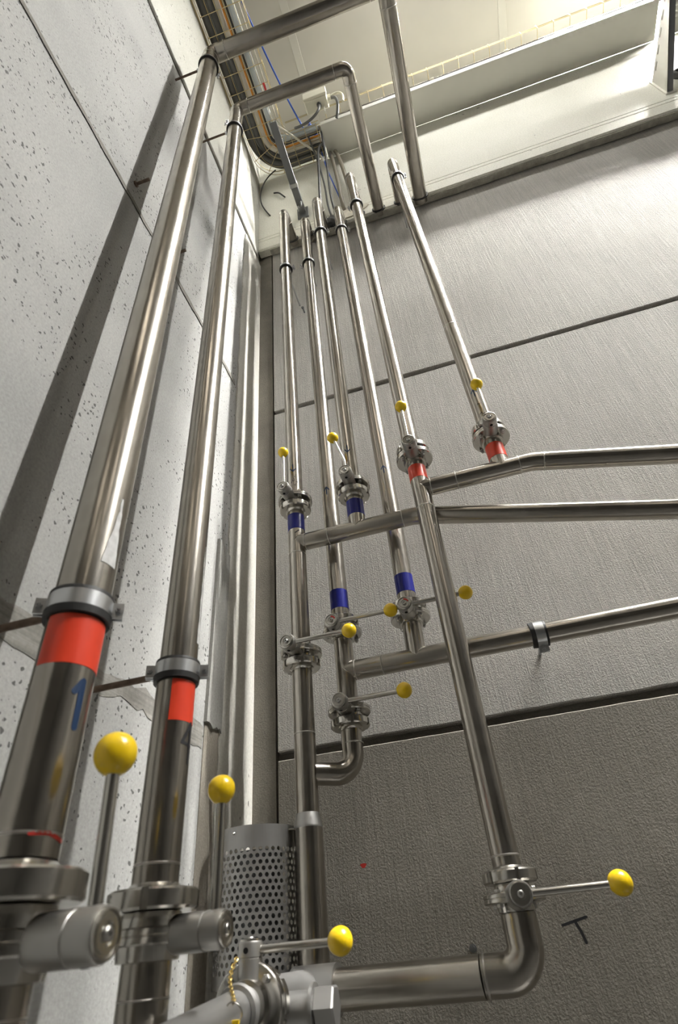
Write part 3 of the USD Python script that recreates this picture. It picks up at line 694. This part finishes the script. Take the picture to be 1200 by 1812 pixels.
# ------------------------------------------------------------------ pipe clamps
def clamp(label, c, d, axis, wall, bolt_dir, rodlen, w=.020, rodr=.0048, rodmat='rusty_rod', sides=(1,)):
    """two-part rubber-lined clamp; wall = direction in which its threaded rod runs to the wall"""
    c = np.asarray(c, float); a = unit(axis); t = thing('pipe_clamp', label, 'clamp', c); r = d / 2
    part(t, 'rubber_liner', lathe([(r + .0002, -w * .95), (r + .0058, -w * .95), (r + .0070, -w * .5), (r + .0035, -w * .45), (r + .0035, w * .45), (r + .0062, w * .5), (r + .0055, w * .72), (r + .0002, w * .72)], c, a, 44, closed=True), 'black_rubber')
    part(t, 'band', lathe([(r + .0036, -w / 2), (r + .0058, -w / 2), (r + .0058, w / 2), (r + .0036, w / 2)], c, a, 48, closed=True), 'zinc_band', label='zinc-plated band')
    b = unit(bolt_dir); s = np.cross(a, b)
    for sg_ in ((1, -1) if len(sides) > 1 else (1,)):
        q = c + sg_ * b * (r + .011)
        ears = cat(*[box((-.008, -w / 2, -.0012), (.009, w / 2, .0012)) for _ in (0,)])
        v, f = arr(ears)
        M_ = np.stack([b * sg_, a, s], 1)
        part(t, 'ear', cat((q + (v + [0, 0, .004]) @ M_.T, f), (q + (v - [0, 0, .004]) @ M_.T, f)), 'zinc_band')
        part(t, 'bolt', cat(rod(q - s * .016 + b * sg_ * .003, q + s * .013 + b * sg_ * .003, .0026, 10), hexa(q + s * .0055 + b * sg_ * .003, s, .0052, .004), hexa(q - s * .0055 + b * sg_ * .003, -s, .0052, .004)), 'zinc_band')
    w_ = unit(wall); q = c + w_ * (r + .005)
    part(t, 'boss_nut', hexa(q, w_, .0085, .012, .001), 'zinc_band')
    part(t, 'threaded_rod', rod(q + w_ * .006, c + w_ * rodlen, rodr, 14), rodmat, label='rusty threaded rod to the wall' if rodmat == 'rusty_rod' else None)
    return t
la, lb = -XL + AX, -XL + BX
XM = (-1, 0, 0)
clamp('lower clamp on the thick riser nearest the left wall', (AX, AY, .412), DA, UP, XM, (.85, .55, 0), la, w=.024, rodr=.006, sides=(1, -1))
clamp('upper clamp on the thick riser nearest the left wall', (AX, AY, 3.155), DA, UP, XM, (.5, .8, 0), la, w=.016)
clamp('lower clamp on the riser with number 4', (BX, BY, .406), DB, UP, XM, (.92, .42, 0), lb, w=.022, rodr=.0058, sides=(1, -1))
clamp('upper clamp on the riser with number 4', (BX, BY, 3.075), DB, UP, XM, (-.5, -.8, 0), lb, w=.016)
YP = (0, 1, 0)
clamp('clamp near the top of the riser closest to the corner', (P1, YFR, 2.70), D2, UP, YP, (1, .1, 0), YW - YFR, w=.014, rodmat='zinc_band')
clamp('clamp near the top of the second riser from the corner', (P2, YKK, 2.84), D2, UP, YP, (-1, .1, 0), YW - YKK, w=.014, rodmat='zinc_band')
clamp('clamp near the top of the third riser from the corner', (P3, YFR, 2.955), D2, UP, YP, (1, .1, 0), YW - YFR, w=.014, rodmat='zinc_band')
clamp('clamp near the top of the fourth riser from the corner', (P4, YKK, 3.075), D2, UP, YP, (1, .2, 0), YW - YKK, w=.014, rodmat='zinc_band')
clamp('clamp near the top of the fifth riser from the corner', (P5, YRR, 2.995), D2, UP, YP, (-1, .1, 0), YW - YRR, w=.014, rodmat='zinc_band')
clamp('clamp near the top of the rightmost riser', (P6, YRR, 3.14), D2, UP, YP, (1, .1, 0), YW - YRR, w=.014, rodmat='zinc_band')
clamp('clamp around the level lower header at the right', (.172, YKK, .608), D2, XP, YP, (0, .1, -1), YW - YKK, w=.024, rodmat='zinc_band')

# stubs of threaded rod left over in the left wall
for (y, z, ln, lb_) in ((.565, 1.975, .05, 'short rusty rod stub in the left wall beside the mortar seam'), (.80, 1.965, .052, 'short rusty rod stub between the two big risers')):
    t = thing('rod_stub', lb_, 'rod', (XL, y, z))
    part(t, 'rod', rod((XL - .01, y, z), (XL + ln, y, z), .0052, 12), 'rusty_rod')
    part(t, 'nut', hexa((XL, y, z), XP, .010, .006), 'rusty_rod')

# ================================================================== UNDER THE CEILING
ZTR = 4.32
# --- cable channel on the back beam
ch = thing('cable_channel', 'galvanised sheet cable channel along the top of the cream beam', 'cable tray', (-.15, 1.3, ZTR))
x0, x1 = -.150, 1.985
outl = [(x0, 1.296), (x1, 1.296), (x1, 1.498), (.02, 1.498), (-.04, 1.515), (-.13, 1.518), (-.155, 1.505)]
ms = trimesh.creation.extrude_polygon(sg.Polygon([(a, b if b < 1.499 else 1.4985) for a, b in outl]).buffer(.006).buffer(-.006), .003, engine='earcut'); v = ms.vertices
part(ch, 'bottom_plate', (np.c_[v[:, 0], v[:, 1], ZTR + v[:, 2]], ms.faces), 'galvanised', smooth=False)
fl_ = [(1.296 - .004 * math.cos(q), ZTR + .004 - .004 * math.sin(q)) for q in np.linspace(math.pi / 2, 0, 5)] + [(1.292, ZTR + .052), (1.300, ZTR + .056), (1.306, ZTR + .052), (1.304, ZTR + .048), (1.296, ZTR + .049), (1.296, ZTR + .004)]
part(ch, 'front_lip', prism_x(fl_, x0, x1), 'lip_steel', smooth=False)
for a_, b_ in ((2.06, 6.0),):
    part(ch, 'bottom_plate', box((a_, 1.296, ZTR), (b_, 1.498, ZTR + .003)), 'galvanised', smooth=False)
    part(ch, 'front_lip', prism_x(fl_, a_, b_), 'lip_steel', smooth=False)
part(ch, 'end_plate', box((x0 - .003, 1.297, ZTR), (x0, 1.49, ZTR + .05)), 'galvanised', smooth=False)
t = thing('steel_conduit', 'steel conduit lying just above the front lip of the cable channel', 'conduit', (-.1, 1.30, ZTR + .085))
part(t, 'tube', tube([(-.12, 1.303, ZTR + .097), (2.3, 1.303, ZTR + .097)], .006, 16), 'turned_steel')
for xx in (.10, .62, 1.10): part(t, 'saddle', lathe([(.0062, -.012), (.012, -.012), (.012, .012), (.0062, .012)], (xx, 1.303, ZTR + .097), XP, 16, closed=True), 'white_plastic')
t = thing('cable', 'dark cable lying behind the front lip of the cable channel', 'cable', (-.1, 1.33, ZTR + .05))
part(t, 'sheath', tube([(-.12, 1.314, ZTR + .072), (2.3, 1.314, ZTR + .072)], .0135, 14), 'dark_cable')

# --- yellow zinc wire basket: left run, corner, back run
wr_ = .0022
bt = thing('wire_basket', 'yellow zinc wire basket along the left wall, full of cables', 'cable tray', (-.53, .5, ZTR))
XS = [-.652, -.60, -.548, -.496, -.444, -.392]
for xx in XS: part(bt, 'long_wire', tube([(xx, -.6, ZTR), (xx, 1.16, ZTR)], wr_, 8), 'yellow_zinc')
for xx in (-.652, -.392): part(bt, 'rim_wire', tube([(xx, -.6, ZTR + .06), (xx, 1.16, ZTR + .06)], wr_, 8), 'yellow_zinc')
for y in np.arange(-.43, 1.2, .1):
    part(bt, 'cross_wire', tube(fillet([(-.652, y, ZTR + .06), (-.652, y, ZTR - .003), (-.392, y, ZTR - .003), (-.392, y, ZTR + .06)], .006, 3), wr_, 8), 'yellow_zinc')
part(bt, 'side_rail', box((-.668, -.6, ZTR - .012), (-.660, 1.2, ZTR + .012)), 'yellow_zinc', smooth=False)
bc = thing('wire_basket', 'yellow zinc wire basket turning the corner behind the hanging strut', 'cable tray', (-.53, 1.3, ZTR))
for k, q in enumerate(XS):
    o = q - XS[0]
    part(bc, 'long_wire', tube(fillet([(q, 1.16, ZTR), (q, 1.49 - o * .8, ZTR), (-.16, 1.49 - o * .8, ZTR)], max(.03, .22 - o * .75), 10), wr_, 8), 'yellow_zinc')
part(bc, 'rim_wire', tube(fillet([(XS[0], 1.16, ZTR + .06), (XS[0], 1.49, ZTR + .06), (-.16, 1.49, ZTR + .06)], .22, 12), wr_, 8), 'yellow_zinc')
part(bc, 'rim_wire', tube(fillet([(XS[-1], 1.16, ZTR + .06), (XS[-1], 1.28, ZTR + .06), (-.16, 1.28, ZTR + .06)], .03, 6), wr_, 8), 'yellow_zinc')
for xx in (-.36, -.26, -.18): part(bc, 'cross_wire', tube(fillet([(xx, 1.28, ZTR + .06), (xx, 1.28, ZTR - .003), (xx, 1.49, ZTR - .003), (xx, 1.49, ZTR + .06)], .006, 3), wr_, 8), 'yellow_zinc')
for (p, q) in (((-.652, 1.22), (-.40, 1.26)), ((-.645, 1.36), (-.41, 1.275)), ((-.58, 1.45), (-.41, 1.28)), ((-.48, 1.49), (-.39, 1.28))):
    part(bc, 'cross_wire', tube([(*p, ZTR - .003), (*q, ZTR - .003)], wr_, 8), 'yellow_zinc')
bb = thing('wire_basket', 'yellow zinc wire basket above the cable channel on the back beam', 'cable tray', (.9, 1.25, ZTR + .1))
for (y, z) in ((1.243, ZTR + .130), (1.255, ZTR + .152)): part(bb, 'long_wire', tube([(-.38, y, z), (2.4, y, z)], wr_, 8), 'yellow_zinc')
part(bb, 'long_wire', tube([(-.08, 1.40, ZTR + .110), (2.4, 1.40, ZTR + .110)], wr_, 8), 'yellow_zinc')
for xx in np.arange(-.10, 2.4, .1):
    part(bb, 'cross_wire', tube(fillet([(xx, 1.243, ZTR + .152), (xx, 1.243, ZTR + .110), (xx, 1.49, ZTR + .110)], .008, 3), wr_, 8), 'yellow_zinc')
# --- cables and ducts in the baskets
def cable(name, label, cat_, pts, r, mat, R=.2, seg=14, smooth_path=False):
    p = spline(pts) if smooth_path else fillet(pts, R, 12)
    t = thing(name, label, cat_, pts[0]); part(t, 'sheath', tube(p, r, seg), mat); return t
def run(x, yb, z, r, mat, name, label, cat_, R):
    return cable(name, label, cat_, [(x, -.6, z), (x, yb, z), (-.17, yb, z)], r, mat, R)
def zr(r): return ZTR + .004 + r
run(-.622, 1.460, zr(.025), .025, 'grey_cable', 'cable', 'thick dark grey cable next to the wall in the left wire basket', 'cable', .22)
run(-.575, 1.413, zr(.020), .020, 'grey_cable', 'cable', 'second dark grey cable from the wall in the left wire basket', 'cable', .173)
run(-.536, 1.374, zr(.017), .017, 'light_cable', 'plastic_conduit', 'cream plastic conduit in the middle of the left wire basket', 'conduit', .134)
run(-.510, 1.348, zr(.007), .007, 'orange_cable', 'cable', 'orange cable in the left wire basket', 'cable', .108)
run(-.492, 1.330, zr(.009), .009, 'dark_cable', 'cable', 'thin black cable in the left wire basket', 'cable', .09)
run(-.461, 1.299, zr(.020), .020, 'pale_duct', 'plastic_conduit', 'pale blue-grey conduit at the outer side of the left wire basket', 'conduit', .059)
cable('cable', 'bright thin wire beside the pale conduit in the left wire basket', 'cable', [(-.415, -.6, ZTR + .010), (-.415, 1.18, ZTR + .010), (-.38, 1.24, ZTR + .008)], .0045, 'light_cable', .03)
cable('cable', 'blue cable stretched across the corner under the ceiling', 'cable', [(-.435, .40, 4.50), (-.38, .80, 4.49), (-.33, 1.06, 4.455), (-.25, 1.36, 4.41), (-.215, 1.45, 4.395)], .0055, 'blue_cable', smooth_path=True)
cable('cable', 'bundle of blue wire ends beside the channel end', 'cable', [(-.235, 1.29, 4.475), (-.215, 1.34, 4.455), (-.197, 1.385, 4.44)], .012, 'blue_cable', smooth_path=True)
t = thing('cable_tag', 'small red tag on the left wire basket', 'tag', (-.415, .98, ZTR + .0))
part(t, 'tag', box((-.428, .965, ZTR - .006), (-.416, 1.02, ZTR - .002)), 'red_plastic', smooth=False)
t = thing('steel_conduit', 'galvanised tube above the corner of the wire basket', 'conduit', (-.3, 1.46, ZTR + .14))
part(t, 'tube', tube([(-.50, 1.44, ZTR + .15), (-.14, 1.44, ZTR + .15)], .034, 24), 'galvanised')
t = thing('steel_conduit', 'bright thin conduit on the front of the wire basket corner', 'conduit', (-.3, 1.33, ZTR + .1))
part(t, 'tube', tube([(-.44, 1.335, ZTR + .09), (-.14, 1.335, ZTR + .09)], .016, 18), 'tube_steel')

# --- junction box with its glands and leads
jb = thing('junction_box', 'small cream junction box in front of the wire basket', 'junction box', (-.14, 1.19, 4.42))
JX, JY, JZ = -.135, 1.185, 4.425
def rbox(lo, hi, r): return box(lo, hi, r)
part(jb, 'body', rbox((JX - .082, JY - .03, JZ - .05), (JX + .072, JY + .05, JZ + .068), .006), 'white_plastic', smooth=False)
part(jb, 'cover', rbox((JX - .086, JY - .044, JZ - .053), (JX + .076, JY - .029, JZ + .072), .005), 'white_plastic', smooth=False)
part(jb, 'gland', rod((JX + .01, JY + .01, JZ - .072), (JX + .01, JY + .01, JZ - .048), .015, 18), 'dark_cable', label='black cable gland')
for zz_ in (-.012, .028): part(jb, 'gland', rod((JX + .066, JY + .01, JZ + zz_), (JX + .094, JY + .01, JZ + zz_), .013, 18), 'white_plastic', label='white cable gland')
cable('cable', 'grey lead looping down from the junction box to the corner', 'cable', [(JX + .01, JY + .01, JZ - .07), (JX - .015, JY + .03, JZ - .12), (-.205, 1.235, 4.285), (-.27, 1.250, 4.295), (-.315, 1.262, 4.335)], .0085, 'grey_cable', smooth_path=True)
cable('cable', 'white lead bending out of the side of the junction box', 'cable', [(JX + .094, JY + .01, JZ + .028), (JX + .155, JY + .012, JZ + .032), (JX + .172, JY + .02, JZ - .02), (JX + .165, JY + .03, JZ - .08)], .008, 'white_plastic', smooth_path=True)
cable('cable', 'grey lead from the side of the junction box into the channel', 'cable', [(JX + .094, JY + .01, JZ - .012), (JX + .122, JY + .012, JZ - .035), (JX + .120, JY + .06, JZ - .10), (JX + .10, JY + .095, JZ - .13)], .010, 'grey_cable', smooth_path=True)
part(jb, 'mounting_leg', box((JX + .035, JY + .03, JZ - .15), (JX + .043, JY + .045, JZ - .05)), 'galvanised', smooth=False)

# --- cantilever arms
def strut():
    t = thing('cantilever_arm', 'dark slotted strut reaching out above the second riser', 'bracket', (-.36, 1.25, 3.62))
    xa, z = -.372, 3.60
    n, y = 9, 1.50
    prof = [(-.020, 0), (.020, 0), (.020, .036), (.014, .036), (.014, .033), (.017, .033), (.017, .003), (-.017, .003), (-.017, .033), (-.014, .033), (-.014, .036), (-.020, .036)]
    m = trimesh.creation.extrude_polygon(sg.Polygon(prof), .50, engine='earcut'); v = m.vertices
    part(t, 'channel', (np.c_[xa + v[:, 0], .985 + v[:, 2], z + v[:, 1]], m.faces), 'dark_galvanised', smooth=False)
    part(t, 'wall_plate', box((xa - .035, 1.488, z - .05), (xa + .035, 1.5, z + .08), .002), 'dark_galvanised', smooth=False)
    part(t, 'clip', box((xa - .024, 1.31, z - .006), (xa + .024, 1.335, z + .038), .003), 'zinc_band', smooth=False)
    part(t, 'hanger_bolt', cat(rod((xa - .012, 1.44, z - .07), (xa - .012, 1.44, z + .01), .004, 10), hexa((xa - .012, 1.44, z - .02), UP, .008, .007)), 'zinc_band')
    part(t, 'hanger_bolt', cat(rod((xa + .012, 1.42, z - .06), (xa + .012, 1.42, z + .01), .004, 10), hexa((xa + .012, 1.42, z - .02), UP, .008, .007)), 'zinc_band')
strut()
def arm(xa):
    t = thing('cantilever_arm', 'tapered slotted bracket on the cream beam at the upper right', 'bracket', (xa, 1.3, 3.6))
    web = sg.Polygon([(1.50, 3.545), (1.50, 3.735), (1.02, 3.735), (1.02, 3.69)])
    slots = union_all([sg.LineString([(yy_, 3.715), (yy_ - .035, 3.712)]).buffer(.006, quad_segs=3) for yy_ in np.arange(1.43, 1.06, -.075)])
    web = web.difference(slots)
    part(t, 'web', sheet(web, (xa, 0, 0), (0, 1, 0), (0, 0, 1), .004), 'galvanised', smooth=False)
    part(t, 'lower_flange', sheet(sg.Polygon([(1.5, 0), (1.5, .028), (1.02, .028), (1.02, 0)]), (xa + .003, 0, 0), (0, 1, 0), (1, 0, 0), .001), 'dark_galvanised', smooth=False) if False else None
    v = np.array([(xa, 1.50, 3.545), (xa + .03, 1.50, 3.545), (xa + .03, 1.02, 3.69), (xa, 1.02, 3.69)]); v = np.vstack([v, v + [0, 0, .004]])
    part(t, 'lower_flange', trimesh.convex.convex_hull(v), 'dark_galvanised', smooth=False)
    part(t, 'upper_flange', box((xa, 1.02, 3.732), (xa + .03, 1.50, 3.737)), 'galvanised', smooth=False)
    part(t, 'wall_plate', box((xa - .012, 1.494, 3.53), (xa + .045, 1.50, 3.75)), 'galvanised', smooth=False)
arm(1.735)
for k, (yy_, rr_) in enumerate(((1.215, .013), (1.165, .016), (1.11, .013), (1.06, .013))):
    t = thing('steel_conduit', f'conduit lying on the right bracket, {["first", "second", "third", "fourth"][k]} out from the beam', 'conduit', (1.9, yy_, 3.752), group='conduits on the right bracket')
    part(t, 'tube', tube([(1.752, yy_, 3.7375 + rr_), (3.6, yy_, 3.737 + rr_)], rr_, 16), 'galvanised')
t = thing('wall_gland', 'round black cable outlet right of the bracket on the beam', 'cable outlet', (1.86, 1.5, 3.70))
part(t, 'ring', lathe([(0, 0), (.034, 0), (.040, .012), (.036, .03), (.026, .034), (.026, .01), (0, .01)], (1.865, 1.5, 3.70), (0, -1, 0), 28), 'black_rubber')

# --- conduits and cables that come down from the channel to the beam edge
cable('plastic_conduit', 'brown conduit bending down from the channel end into the beam', 'conduit', [(-.135, 1.47, 4.32), (-.128, 1.45, 4.16), (-.121, 1.455, 3.90), (-.119, 1.46, 3.62), (-.119, 1.475, 3.50), (-.119, 1.505, 3.47)], .0125, 'brown_conduit', smooth_path=True)
cable('plastic_conduit', 'brown conduit bending down behind the fifth riser', 'conduit', [(-.10, 1.47, 4.32), (-.085, 1.45, 4.16), (-.070, 1.455, 3.9), (-.062, 1.465, 3.62), (-.062, 1.48, 3.50), (-.062, 1.505, 3.47)], .0125, 'brown_conduit', smooth_path=True)
cable('cable', 'black cable hanging from the channel end down to the beam edge', 'cable', [(-.168, 1.40, 4.31), (-.192, 1.375, 4.20), (-.215, 1.385, 3.95), (-.238, 1.42, 3.62), (-.242, 1.45, 3.48), (-.226, 1.505, 3.40)], .0085, 'dark_cable', smooth_path=True)
cable('cable', 'second black cable beside the hanging black cable', 'cable', [(-.158, 1.33, 4.33), (-.157, 1.36, 4.20), (-.165, 1.41, 3.98), (-.176, 1.44, 3.70), (-.176, 1.465, 3.52), (-.168, 1.505, 3.42)], .007, 'dark_cable', smooth_path=True)
cable('cable', 'thin grey cable left of the hanging black cable', 'cable', [(-.25, 1.33, 4.33), (-.234, 1.405, 4.24), (-.214, 1.458, 3.98), (-.208, 1.472, 3.72), (-.204, 1.482, 3.5), (-.196, 1.505, 3.43)], .006, 'grey_cable', smooth_path=True)
cable('cable', 'thin blue cable slanting down to the beam edge', 'cable', [(-.19, 1.44, 4.30), (-.17, 1.46, 4.0), (-.135, 1.475, 3.66), (-.118, 1.502, 3.52)], .004, 'blue_cable', smooth_path=True)
cable('cable', 'white lead crossing from the wire basket to the channel end', 'cable', [(-.43, 1.20, 4.305), (-.36, 1.27, 4.295), (-.28, 1.36, 4.285), (-.215, 1.420, 4.24), (-.192, 1.44, 4.13)], .0075, 'light_cable', smooth_path=True)
cable('cable', 'thin dark cable drooping from the basket corner to the wall corner', 'cable', [(-.53, 1.45, 4.31), (-.60, 1.46, 4.24), (-.648, 1.475, 4.10), (-.652, 1.485, 3.98), (-.628, 1.492, 3.86), (-.59, 1.494, 3.74)], .0042, 'dark_cable', smooth_path=True)
cable('cable', 'short dark lead on the beam face near the corner', 'cable', [(-.56, 1.49, 4.05), (-.53, 1.485, 4.02), (-.50, 1.485, 3.96), (-.485, 1.495, 3.94)], .005, 'dark_cable', smooth_path=True)
# putty around the conduit holes
t = thing('putty_patch', 'pale putty patch where conduits enter the beam', 'patch', (-.1, 1.5, 3.43))
pp = sg.Polygon([(math.cos(a) * .12 * (1 + .15 * math.sin(3 * a)), math.sin(a) * .055 * (1 + .2 * math.cos(4 * a))) for a in np.linspace(0, 6.2, 24)])
part(t, 'patch', sheet(pp, (-.10, 1.5, 3.43), (1, 0, 0), (0, 0, 1), .006), 'putty', smooth=False)
t = thing('sealant_lump', 'dark lump of sealant around the cable hole behind the fourth riser', 'sealant', (-.20, 1.5, 3.39))
lump = trimesh.creation.icosphere(3, 1.0); lv = lump.vertices * [.05, .03, .05]; lv *= (1 + .5 * (fbm(lump.vertices * 2.5, 4, 5) - .5))[:, None]
part(t, 'lump', (lv + [-.195, 1.50, 3.385], lump.faces), 'dark_cable')
